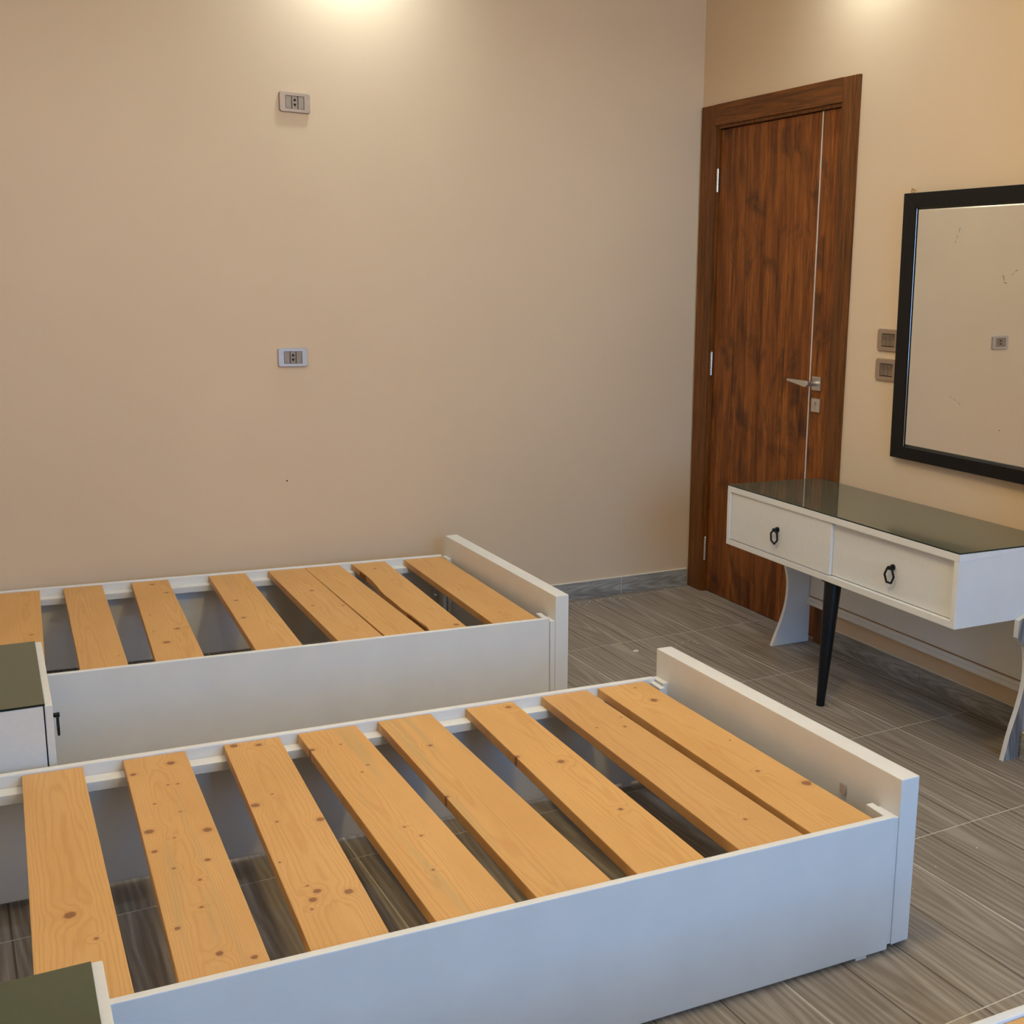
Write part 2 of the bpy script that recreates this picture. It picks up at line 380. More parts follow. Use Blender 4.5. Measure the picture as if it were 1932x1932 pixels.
# floor tiles, 60 cm, laid almost square to the right wall; the print and its three shallow joints belong to each tile
GA = 0.0307; XA, Y1 = -0.3944, -0.6471
def tile_bm():
    bm = bmesh.new(); w = 0.5964; o = 0.0018
    prof = [(o, 0)]
    for gx in (0.15, 0.30, 0.45): prof += [(gx - 0.0011, 0), (gx, -0.00035), (gx + 0.0011, 0)]
    prof += [(w + o, 0), (w + o, -0.006), (o, -0.006)]
    bm_prism(bm, prof, 'y', o, w + o); return bm
full = None
cg, sg = math.cos(GA), math.sin(GA)
for i in range(-1, 7):
    for j in range(-2, 10):
        lx, ly = XA - 0.6 * i, Y1 - 0.6 * j           # right-hand and far edges of this tile are at lx, ly (tile frame)
        ax, ay = lx - 0.6 if i >= 0 else XA, ly - 0.6
        if i < 0: ax = XA
        wx, wy = ax * cg - ay * sg, ax * sg + ay * cg
        door_side = (-1.02 < ay + 0.3 < 0.0)
        planes = [((0.012 if door_side else 0.0, 0, 0), (1, 0, 0)), ((X_LEFT, 0, 0), (-1, 0, 0)), ((0, Y_REAR, 0), (0, -1, 0)), ((0, 0, 0), (-math.sin(BE), math.cos(BE), 0))]
        Rm = Matrix.Rotation(GA, 4, 'Z'); Mx = Matrix.Translation((wx, wy, 0)) @ Rm; inv = Mx.inverted()
        corners = [Mx @ Vector((a, b, 0)) for a in (0, 0.6) for b in (0, 0.6)]
        cut = [p for p in planes if any((c - Vector(p[0])).dot(Vector(p[1])) > 0 for c in corners)]
        if any(all((c - Vector(p[0])).dot(Vector(p[1])) >= -0.004 for c in corners) for p in planes): continue
        if not cut:
            if full is None:
                t = finish(tile_bm(), 'tile', M_FLOOR, floor); full = t.data
            else:
                t = bpy.data.objects.new('tile', full); COL.objects.link(t); t.parent = floor
        else:
            bm = tile_bm()
            for p in cut:
                co = inv @ Vector(p[0]); no = inv.to_3x3() @ Vector(p[1])
                r = bmesh.ops.bisect_plane(bm, geom=bm.verts[:] + bm.edges[:] + bm.faces[:], plane_co=co, plane_no=no, clear_outer=True)
                es = [g for g in r['geom_cut'] if isinstance(g, bmesh.types.BMEdge)]
                if es: bmesh.ops.contextual_create(bm, geom=es)
            if len(bm.verts) < 4: bm.free(); continue
            t = finish(bm, 'tile', M_FLOOR, floor)
        t.location = (wx, wy, 0); t.rotation_euler = (0, 0, GA)

# skirting of the same tile, 8 cm high, with pale joints
def skirting(name, p0, p1, joints, h=0.079, th=0.009):
    """from p0 to p1 along the wall, the room on the left-hand side"""
    p0 = Vector(p0); p1 = Vector(p1); d = p1 - p0; L = d.length
    e = struct(empty(name, (p0.x, p0.y, 0), math.atan2(d.y, d.x)))
    box('plaster_bed', (0, 0, 0), (L, 0.0065, h + 0.0035), M_PLASTER, e)
    cuts = [0] + sorted(j for j in joints if 0.01 < j < L - 0.01) + [L]
    for a, b in zip(cuts[:-1], cuts[1:]):
        box('skirting_tile', (a + 0.0012, 0.0066, 0.0005), (b - 0.0012, th, h), M_SKIRT, e, 0.0008, 1)
    return e
cb, sb_ = math.cos(BE), math.sin(BE)
def onback(s, d=0.0): return (s*cb + sb_*d, s*sb_ - cb*d)
# back wall: walk from right to left so that the room lies to the left
Ls = 3.2
skirting('baseboard_back', onback(-0.013), onback(-3.22), [0.373 - 0.013 + 0.6*k for k in range(6)])
skirting('baseboard_right', (0, -2.2125), (0, -1.088), [2.2125 - 1.603])
skirting('baseboard_jog', (-0.150, -2.85), (-0.150, -2.2125), [0.35])
bm = bmesh.new(); hx, hy = onback(-1.868)
tube(bm, (hx, hy - 0.0006, 0.629), (hx, hy + 0.001, 0.629), 0.0032, 0.0032, 10)
finish(bm, 'nail_hole', M_DARK, bpy.data.objects['wall_back'])

# ------------------------------------------------------------------ door
door = struct(empty('door_1', (0, (DY0+DY1)/2, 0)))
dyo = door.location.y
def dbox(name, a, b, mat, parent=door, bevel=0.0, seg=2):
    return box(name, (a[0], a[1]-dyo, a[2]), (b[0], b[1]-dyo, b[2]), mat, parent, bevel, seg)
# casing: left leg, head, right leg (slightly proud of the wall), the lining, the stop
CX = -0.012
c = dbox('casing', (CX, -0.012, 0.0), (0.004, DY0, 2.174), M_CASING, bevel=0.002)
c = dbox('casing', (CX, DY1, 0.0), (0.004, -1.081, 2.174), M_CASING, bevel=0.002)
# head piece: built standing and turned so its grain lies along it
hl = (DY0 - DY1) - 0.001
hd = box('casing', (CX, -0.0445, -hl/2), (0.004, 0.0445, hl/2), M_CASING, door, 0.002)
hd.location = (0, (DY0+DY1)/2 - dyo, 2.1305); hd.rotation_euler = (math.radians(90), 0, 0)
dbox('lining', (0.004, DY0 + 0.012, 0.0), (0.0598, DY0 - 0.0012, DZ), M_CASING)
dbox('stop_bead', (-0.002, DY0 + 0.001, 0.0), (0.0185, -0.1325, DZ), M_CASING)
dbox('stop_bead', (-0.002, DY1 + 0.001, DZ - 0.0125), (0.0185, -0.1325, DZ + 0.001), M_CASING)
dbox('lining', (0.004, DY1 - 0.012, 0.0), (0.0598, DY1 + 0.0012, DZ), M_CASING)
dbox('lining', (0.004, DY1, DZ - 0.0015), (0.0598, DY0, DZ + 0.011), M_CASING)
leaf = dbox('door_leaf', (0.019, DY0 - 0.0035, 0.004), (0.055, DY1 + 0.0035, DZ - 0.014), M_DARK)
edges = [-0.1345, -0.284, -0.490, -0.664, -0.842]
for a, b in zip(edges[:-1], edges[1:]):
    dbox('board', (0.013, a - 0.0014, 0.004), (0.0192, b + 0.0014, DZ - 0.0155), M_DOOR, leaf, 0.0012, 1)
dbox('board', (0.013, -0.8505, 0.004), (0.0192, -0.8905, DZ - 0.014), M_DOOR, leaf, 0.0012, 1)
dbox('board', (0.013, -0.8920, 0.004), (0.0192, DY1 + 0.0035, DZ - 0.014), M_DOOR, leaf, 0.0012, 1)
o = dbox('metal_inlay', (0.0125, -0.8428, 0.004), (0.0192, -0.8498, DZ - 0.014), M_ALU, leaf); o['label'] = 'thin pale metal strip set upright into the door'
for z0_, z1_ in ((1.808, 1.906), (1.008, 1.110), (0.150, 0.258)):
    bm = bmesh.new(); y = -0.1335 - dyo
    tube(bm, (0.0035, y, z0_), (0.0035, y, (z0_*2+z1_)/3 - 0.0008), 0.0068, 0.0068, 14)
    tube(bm, (0.0035, y, (z0_*2+z1_)/3), (0.0035, y, (z0_+z1_*2)/3 - 0.0008), 0.0068, 0.0068, 14)
    tube(bm, (0.0035, y, (z0_+z1_*2)/3), (0.0035, y, z1_), 0.0068, 0.0068, 14)
    tube(bm, (0.0035, y, z1_), (0.0035, y, z1_+0.004), 0.0045, 0.002, 12)
    finish(bm, 'hinge', M_CHROME, door, 0, 2, True)
hy_, hz = -0.898, 1.036
han = dbox('door_handle', (0.004, hy_ - 0.027, hz - 0.027), (0.013, hy_ + 0.027, hz + 0.027), M_STEEL, bevel=0.0015)
bm = bmesh.new(); tube(bm, (0.004, hy_ - dyo, hz), (-0.038, hy_ - dyo, hz), 0.0105, 0.0105, 20)
finish(bm, 'neck', M_STEEL, han, 0, 2, True)
pl = [(-0.895, hz - 0.013), (-0.912, hz - 0.004), (-0.912, hz + 0.005), (-0.902, hz + 0.0125), (-0.776, hz + 0.0115), (-0.776, hz + 0.004)]
bm = bmesh.new(); bm_prism(bm, [(y - dyo, z) for y, z in pl], 'x', -0.050, -0.037)
finish(bm, 'lever', M_STEEL, han, 0.0018, 2)
lz = 0.950
lk_ = dbox('lock_plate', (0.004, hy_ - 0.030, lz - 0.027), (0.013, hy_ + 0.024, lz + 0.027), M_STEEL, bevel=0.0015)
bm = bmesh.new(); tube(bm, (0.0045, hy_ - 0.003 - dyo, lz + 0.008), (0.0030, hy_ - 0.003 - dyo, lz + 0.008), 0.0078, 0.0078, 18)
bm_box(bm, (0.0030, hy_ - 0.0065 - dyo, lz - 0.018), (0.0045, hy_ + 0.0005 - dyo, lz + 0.004))
cy_ = finish(bm, 'cylinder', M_STEEL, lk_)
dbox('keyway', (0.0024, hy_ - 0.0042, lz + 0.003), (0.0031, hy_ - 0.0018, lz + 0.013), M_DARK, lk_)

# ------------------------------------------------------------------ sockets and switches
def rounded(w, h, r, n=5):
    pts = []
    for cx, cz, a0 in ((w/2-r, h/2-r, 0), (-w/2+r, h/2-r, 90), (-w/2+r, -h/2+r, 180), (w/2-r, -h/2+r, 270)):
        for k in range(n+1):
            a = math.radians(a0 + 90*k/n); pts.append((cx + r*math.cos(a), cz + r*math.sin(a)))
    return pts
def plate_frame(w, h, iw, ih, depth, mat, parent, name='cover_plate'):
    """rounded plate with a rectangular hole, front towards -y"""
    bm = bmesh.new(); out = rounded(w, h, 0.009); n = len(out)
    inn = []
    for (x, z) in out:                      # hole points facing each outline point, so the ring bridges cleanly
        k = max(abs(x)/(iw/2), abs(z)/(ih/2)); inn.append((x/k, z/k))
    sm = [(x*0.955, z*0.935) for x, z in out]
    rings = [[bm.verts.new((x, 0, z)) for x, z in out], [bm.verts.new((x, -depth*0.55, z)) for x, z in out],
             [bm.verts.new((x, -depth, z)) for x, z in sm], [bm.verts.new((x, -depth, z)) for x, z in inn], [bm.verts.new((x, 0, z)) for x, z in inn]]
    for A, B in zip(rings[:-1], rings[1:]):
        for i in range(n): bm.faces.new((A[i], A[(i+1) % n], B[(i+1) % n], B[i]))
    return finish(bm, name, mat, parent, 0, 2, True)
def wall_socket(s, z, mat, label, modmat=M_MOD):
    x, y = onback(s)
    e = tag(empty('wall_socket', (x, y, z), BE), label, 'socket', 'sockets on the back wall')
    plate_frame(0.112, 0.071, 0.068, 0.0455, 0.010, mat, e)
    box('insert_frame', (-0.0338, -0.0045, -0.0226), (0.0338, -0.001, 0.0226), M_DARK, e)
    for k in (-1, 0, 1):
        cx = k * 0.0225
        if k == 0:
            m = box('socket_module', (cx-0.0101, -0.0088, -0.0218), (cx+0.0101, -0.0045, 0.0218), modmat, e, 0.0006, 1)
            for q in (1, -1):
                pts = [(cx-0.0062, q*0.0042), (cx+0.0062, q*0.0042), (cx+0.0016, q*0.0140), (cx-0.0016, q*0.0140)]
                prism('pin_hole', pts, 'y', -0.0091, -0.0080, M_DARK, m)
        else:
            box('blank_module', (cx-0.0101, -0.0088, -0.0218), (cx+0.0101, -0.0045, 0.0218), modmat, e, 0.0006, 1)
    return e
wall_socket(-1.793, 2.024, plain('taupe_plate_high', (0.40, 0.295, 0.225), 0.34, 0.3), 'taupe wall socket high on the back wall, the upper of two')
wall_socket(-1.831, 1.101, plain('window_sheen_plate_low', (0.52, 0.45, 0.41), 0.30, 0.35), 'wall socket, window sheen in its plate colour, at mid height on the back wall, the lower of two')  # window reflection put into this plate's paler base colour

def wall_switch(y, z, tilt, label):
    e = tag(empty('light_switch', (0, y, z), math.radians(-90)), label, 'light switch', 'light switches between door and mirror')
    plate_frame(0.120, 0.080, 0.069, 0.0465, 0.009, M_PLATE, e)
    box('insert_frame', (-0.0343, -0.0035, -0.0230), (0.0343, -0.001, 0.0230), M_DARK, e)
    for k in (-1, 0, 1):
        cx = k * 0.0226
        a, b = (0.0035, 0.0085) if tilt[k+1] else (0.0085, 0.0040)     # how far top and bottom of the rocker stand out
        pts = [(-0.0030, -0.0205), (-0.0050 - b, -0.0205), (-0.0068 - min(a, b)*0.3, 0.0), (-0.0050 - a, 0.0205), (-0.0030, 0.0205)]
        prism('rocker', pts, 'x', cx - 0.0102, cx + 0.0102, M_ROCK, e, 0.0004, 1)
    return e
wall_switch(-1.3185, 1.2285, (0, 0, 0), 'upper bronze three-rocker light switch, right of the door beside the mirror')
wall_switch(-1.3175, 1.1215, (0, 0, 0), 'lower bronze three-rocker light switch, right of the door beside the mirror')

# ------------------------------------------------------------------ mirror
mir = tag(empty('wall_mirror', (-0.004, -1.387, 0.817)), 'rectangular wall mirror in a flat black frame hanging above the desk', 'mirror')
mir.rotation_euler = (0, -0.0125, -0.015)
W_, H_ = 0.785, 0.919
FL, FT, FB, FD = 0.060, 0.051, 0.044, 0.022
def frame_bar(pts): return prism('frame_bar', pts, 'x', -FD, 0.0, M_FRAME, mir, 0.0012, 1)
frame_bar([(0, 0), (0, H_), (-FL, H_-FT), (-FL, FB)])
frame_bar([(-W_, 0), (-W_+FL, FB), (-W_+FL, H_-FT), (-W_, H_)])
frame_bar([(0, H_), (-W_, H_), (-W_+FL, H_-FT), (-FL, H_-FT)])
frame_bar([(0, 0), (-FL, FB), (-W_+FL, FB), (-W_, 0)])
bm = bmesh.new()
def ringpts(ins): return [(-FL-ins, FB+ins), (-FL-ins, H_-FT-ins), (-W_+FL+ins, H_-FT-ins), (-W_+FL+ins, FB+ins)]
A = [bm.verts.new((-0.0105, y, z)) for y, z in ringpts(0.0)]; B = [bm.verts.new((-0.0125, y, z)) for y, z in ringpts(0.009)]
Cc = [bm.verts.new((-0.006, y, z)) for y, z in ringpts(0.0)]
for i in range(4):
    bm.faces.new((A[i], A[(i+1) % 4], B[(i+1) % 4], B[i])); bm.faces.new((Cc[i], Cc[(i+1) % 4], A[(i+1) % 4], A[i]))
bm.faces.new(B); bm.faces.new(Cc[::-1])
glass = finish(bm, 'mirror_glass', M_MIRROR, mir)
cyl('highlight_bead', (-0.0150, -FL - 0.0026, FB + 0.001), (-0.0150, -FL - 0.0026, H_ - FT - 0.001), 0.0019, 0.0019, plain('highlight_bead_metal', (0.40, 0.42, 0.42), 0.10, 0.9), mir, 14)  # bead added to draw the bright window highlight along the glass edge
M_SCUFF = plain('grey_scuff', (0.30, 0.26, 0.19), 0.8)
def scuff(y0, z0, y1, z1, w=0.0022):
    a = Vector((y0, z0)); b = Vector((y1, z1)); n = (b - a).normalized(); p = Vector((-n.y, n.x)) * w/2
    y00, z00 = -1.387, 0.817
    pts = [(q.x - y00, q.y - z00) for q in (a + p, b + p*0.5, b - p*0.5, a - p)]
    prism('scuff_mark', pts, 'x', -0.0130, -0.0125, M_SCUFF, glass)
scuff(-1.661, 1.614, -1.656, 1.598); scuff(-1.652, 1.590, -1.648, 1.580); scuff(-1.646, 1.572, -1.642, 1.566)
scuff(-1.866, 1.462, -1.872, 1.446, 0.006); scuff(-1.872, 1.440, -1.884, 1.438, 0.004); scuff(-1.900, 1.462, -1.912, 1.470); scuff(-1.916, 1.474, -1.926, 1.480)
scuff(-1.663, 1.060, -1.673, 1.056); scuff(-1.682, 1.052, -1.694, 1.048); scuff(-1.702, 1.044, -1.716, 1.036)
bm = bmesh.new()
R, r = 0.0062, 0.0019
rings = []
for k in range(14):
    a = 2*math.pi*k/14; c0 = Vector((-0.010, -0.030 + R*math.cos(a), H_ + 0.006 + R*math.sin(a)))
    rad = Vector((0, math.cos(a), math.sin(a)))
    rings.append([bm.verts.new(c0 + rad*r*math.cos(b) + Vector((1, 0, 0))*r*math.sin(b)) for b in [2*math.pi*q/8 for q in range(8)]])
for k in range(14):
    for q in range(8): bm.faces.new((rings[k][q], rings[(k+1) % 14][q], rings[(k+1) % 14][(q+1) % 8], rings[k][(q+1) % 8]))
hk = finish(bm, 'hanging_ring', M_BRASS, mir, 0, 2, True); hk['label'] = 'small brass hanging ring at the top left of the frame'
cyl('nail', (-0.016, -0.0295, H_ + 0.0165), (0.006, -0.0295, H_ + 0.0105), 0.0016, 0.0012, M_STEEL, mir, 8)

# ------------------------------------------------------------------ desk
desk = tag(empty('dressing_table', (-0.441, -0.9667, 0), -0.0132), 'white two-drawer dressing table with a dark green glass top, below the wall mirror', 'dressing table')
DL, DD, TH = 1.226, 0.421, 0.021
ZB, ZT = 0.443, 0.667
bm = bmesh.new()
bm_box(bm, (0, -DL, ZT-TH), (DD, 0, ZT)); bm_box(bm, (0, -DL, ZB), (DD, 0, ZB+TH))
bm_box(bm, (0, -TH, ZB+TH), (DD, 0, ZT-TH)); bm_box(bm, (0, -DL, ZB+TH), (DD, -DL+TH, ZT-TH))
bm_box(bm, (DD-0.008, -DL+TH, ZB+TH), (DD, -TH, ZT-TH)); bm_box(bm, (0.03, -0.636, ZB+TH), (DD-0.008, -0.620, ZT-TH))
finish(bm, 'carcass', M_WHITE, desk, 0.0012, 1)
g = prism('glass_top', [(0, 0), (0.392, -0.001), (0.421, -0.036), (0.421, -DL), (0, -DL)], 'z', ZT + 0.0004, ZT + 0.0050, M_GLASS_TOP, desk, 0.0006, 1)
g['label'] = 'dark green-grey glass sheet on the table top'
g.data.materials.append(M_EDGE)
for f_ in g.data.polygons:
    if abs(f_.normal.z) < 0.5: f_.material_index = 1
def ring_pull(parent, x, y, z, turn, axis_x=True):
    """black knob and hanging hexagonal ring; front faces local -x (or +x when axis_x is False)"""
    s = -1 if axis_x else 1
    kn = cyl('knob', (x, y, z), (x + s*0.007, y, z), 0.0095, 0.0095, M_BLACK, parent, 16, 0.001)
    bm = bmesh.new(); tube(bm, (x + s*0.007, y, z), (x + s*0.021, y, z), 0.0055, 0.0065, 14)
    finish(bm, 'stem', M_BLACK, kn, 0, 2, True)
    bm = bmesh.new(); R0, R1, dx = 0.0265, 0.0205, 0.0028
    cz = z - 0.0255; cx = x + s*0.016
    prs = []
    for k in range(6):
        a = math.radians(60*k + turn)
        for R_, e in ((R0, -dx), (R0, dx), (R1, dx), (R1, -dx)):
            prs.append(bm.verts.new((cx + e, y + R_*0.92*math.cos(a), cz + R_*1.08*math.sin(a))))
    for k in range(6):
        for q in range(4):
            a, b = k*4 + q, k*4 + (q+1) % 4; c, d = ((k+1) % 6)*4 + (q+1) % 4, ((k+1) % 6)*4 + q
            bm.faces.new((prs[a], prs[b], prs[c], prs[d]))
    finish(bm, 'hexagon_ring', M_BLACK, kn, 0.0005, 1)
    return kn
def drawer(y0, y1, xf, ky, turn):
    bm = bmesh.new()
    bm_box(bm, (xf, y1, ZB+TH+0.002), (xf+0.018, y0, ZT-TH-0.002))
    d = finish(bm, 'drawer', M_WHITE2, desk, 0.0008, 1)
    ring_pull(d, xf, ky, 0.562, turn)
    return d
drawer(-TH-0.0025, -0.6285, 0.005, -0.327, 22)
drawer(-0.6305, -DL+TH+0.0025, 0.016, -0.932, 0)
lg = cyl('leg', (0.040, -0.610, ZB - 0.0035), (0.012, -0.612, 0.0), 0.030, 0.0143, M_BLACK, desk, 28, 0.001)
lg['label'] = 'round tapering black leg under the middle of the front'
bm = bmesh.new(); tube(bm, (0.036, -0.606, ZB - 0.0035), (0.036, -0.606, ZB), 0.036, 0.036, 20); finish(bm, 'mounting_plate', M_BLACK, lg)
def smooth_curve(pts, n=5):
    out = []
    for i in range(len(pts) - 1):
        p0 = pts[max(i-1, 0)]; p1 = pts[i]; p2 = pts[i+1]; p3 = pts[min(i+2, len(pts)-1)]
        for k in range(n):
            t = k/n
            out.append(tuple(0.5*((2*p1[j]) + (-p0[j]+p2[j])*t + (2*p0[j]-5*p1[j]+4*p2[j]-p3[j])*t*t + (-p0[j]+3*p1[j]-3*p2[j]+p3[j])*t**3) for j in (0, 1)))
    out.append(pts[-1]); return out
cur = [(-0.182, 0.365), (-0.160, 0.340), (-0.146, 0.305), (-0.137, 0.251), (-0.141, 0.175), (-0.161, 0.104), (-0.186, 0.045), (-0.204, 0.0)]
pts = [(-0.205, 0.4425), (-0.212, 0.395)] + smooth_curve(cur) + [(-0.024, 0.0), (-0.024, 0.4425)]
o = prism('side_leg', [(x + 0.441, z) for x, z in pts], 'y', 0.0012, 0.0172, M_WHITE, desk, 0.0008, 1, 60)
o['label'] = 'white curved board leg at the door end'
cur = [(-0.179, 0.357), (-0.168, 0.323), (-0.163, 0.272), (-0.169, 0.217), (-0.185, 0.154), (-0.207, 0.088), (-0.228, 0.0)]
pts = [(-0.152, 0.470), (-0.170, 0.461), (-0.213, 0.446), (-0.214, 0.391)] + smooth_curve(cur) + [(-0.168, 0.0), (-0.168, 0.083), (-0.1610, 0.0865), (-0.152, 0.088)]
o = prism('side_leg', [(x + 0.457, z) for x, z in pts], 'y', -DL - 0.0185, -DL - 0.0010, M_WHITE2, desk)
o.data.materials.append(M_STREAK)
for p in o.data.polygons:
    if abs(p.normal.y) > 0.7: p.material_index = 1
o['label'] = 'curved board leg with grey streaks at the far end from the door'
box('back_panel', (0.4105, -DL + 0.002, 0.160), (0.4165, -0.004, ZB - 0.0005), M_WHITE, desk)
bm = bmesh.new()
bm_prism(bm, [(0.4100, 0.1890), (0.4045, 0.1880), (0.4040, 0.1765), (0.4005, 0.1750), (0.4000, 0.1640), (0.3985, 0.1620), (0.3985, 0.1590), (0.4100, 0.1590)], 'y', -DL + 0.001, 0.0005)
finish(bm, 'rail', M_WHITE, desk)
box('gap_shade_strip', (0.4090, -DL + 0.002, 0.1895), (0.4104, -0.004, 0.1930), M_GAP_SHADE, desk)  # brown strip painted in for the shadow line of the gap above the rail

# ------------------------------------------------------------------ beds
A_SL = [
 ((-1.628,-1.493),(-1.658,-1.537),[(0.46, 0.302, 0.013), (0.72, 0.199, 0.0045)]),
 ((-1.429,-1.289),(-1.454,-1.321),[(0.707, 0.935, 0.011), (0.094, 0.903, 0.008), (0.553, 0.81, 0.004), (0.701, 0.807, 0.0045), (0.282, 0.72, 0.004), (0.601, 0.657, 0.004), (0.108, 0.587, 0.011), (0.871, 0.544, 0.011), (0.407, 0.537, 0.0035), (0.105, 0.492, 0.007), (0.731, 0.411, 0.007), (0.285, 0.404, 0.0045), (0.555, 0.336, 0.0045), (0.468, 0.232, 0.0045), (0.133, 0.176, 0.006), (0.496, 0.062, 0.008), (0.846, 0.024, 0.007)]),
 ((-1.225,-1.093),(-1.236,-1.109),[(0.164, 0.984, 0.011), (0.587, 0.965, 0.009), (0.415, 0.667, 0.0035), (0.092, 0.625, 0.011), (0.292, 0.525, 0.0045), (0.923, 0.498, 0.010), (0.083, 0.344, 0.0035), (0.302, 0.229, 0.0035), (0.391, 0.202, 0.009), (0.289, 0.174, 0.009), (0.785, 0.175, 0.010), (0.225, 0.141, 0.004)]),
 ((-1.011,-0.863),(-1.065,-0.924),[(0.52, 0.883, 0.004), (0.032, 0.881, 0.009), (0.661, 0.732, 0.0045), (0.501, 0.699, 0.004), (0.467, 0.386, 0.004), (0.583, 0.332, 0.0045), (0.395, 0.185, 0.004)]),
 ((-0.823,-0.673),(-0.869,-0.733),[(0.469, 0.787, 0.007), (0.012, 0.493, 0.007)]),
 ((-0.618,-0.469),(-0.638,-0.508),[(0.797, 0.961, 0.010), (0.61, 0.567, 0.010), (0.013, 0.64, 0.009), (0.671, 0.275, 0.007)]),
 ((-0.391,-0.237),(-0.426,-0.292),[(0.254, 0.728, 0.004), (0.733, 0.703, 0.006), (0.886, 0.766, 0.0035), (0.561, 0.115, 0.006)]),
 ((-0.218,-0.059),(-0.259,-0.115),[(0.658, 0.956, 0.0045), (0.64, 0.846, 0.012), (0.812, 0.509, 0.0035), (0.507, 0.32, 0.0065), (0.896, 0.212, 0.014)]),
]
B_SL = [
 ((-1.632,-1.500),(-1.668,-1.531),[(0.77, 0.428, 0.007)]),
 ((-1.415,-1.291),(-1.458,-1.335),[(0.376, 0.659, 0.0035), (0.851, 0.103, 0.0035)]),
 ((-1.220,-1.089),(-1.240,-1.118),[(0.529, 0.942, 0.010), (0.817, 0.804, 0.009), (0.195, 0.529, 0.0045), (0.693, 0.334, 0.010), (0.153, 0.328, 0.004), (0.347, 0.196, 0.013)]),
 ((-0.945,-0.809),(-0.979,-0.850),[(0.279, 0.611, 0.009), (0.18, 0.384, 0.009)]),
 ((-0.703,-0.566),(-0.770,-0.636),[(0.564, 0.645, 0.009), (0.228, 0.447, 0.006), (0.899, 0.404, 0.006)]),
 ((-0.560,-0.431),(-0.635,-0.504),[(0.1, 0.239, 0.0035)]),
 ((-0.419,-0.296),(-0.459,-0.328),[(0.606, 0.696, 0.0035), (0.489, 0.889, 0.007), (0.808, 0.042, 0.011)]),
 ((-0.207,-0.050),(-0.252,-0.098),[(0.563, 0.502, 0.004), (0.278, 0.471, 0.004), (0.397, 0.052, 0.0035), (0.438, 0.126, 0.004)]),
]
ZTOP, ZR = 0.312, 0.3162
M_BARK = plain('bark', (0.30, 0.12, 0.02), 0.8, grain=0.4, scale=120)
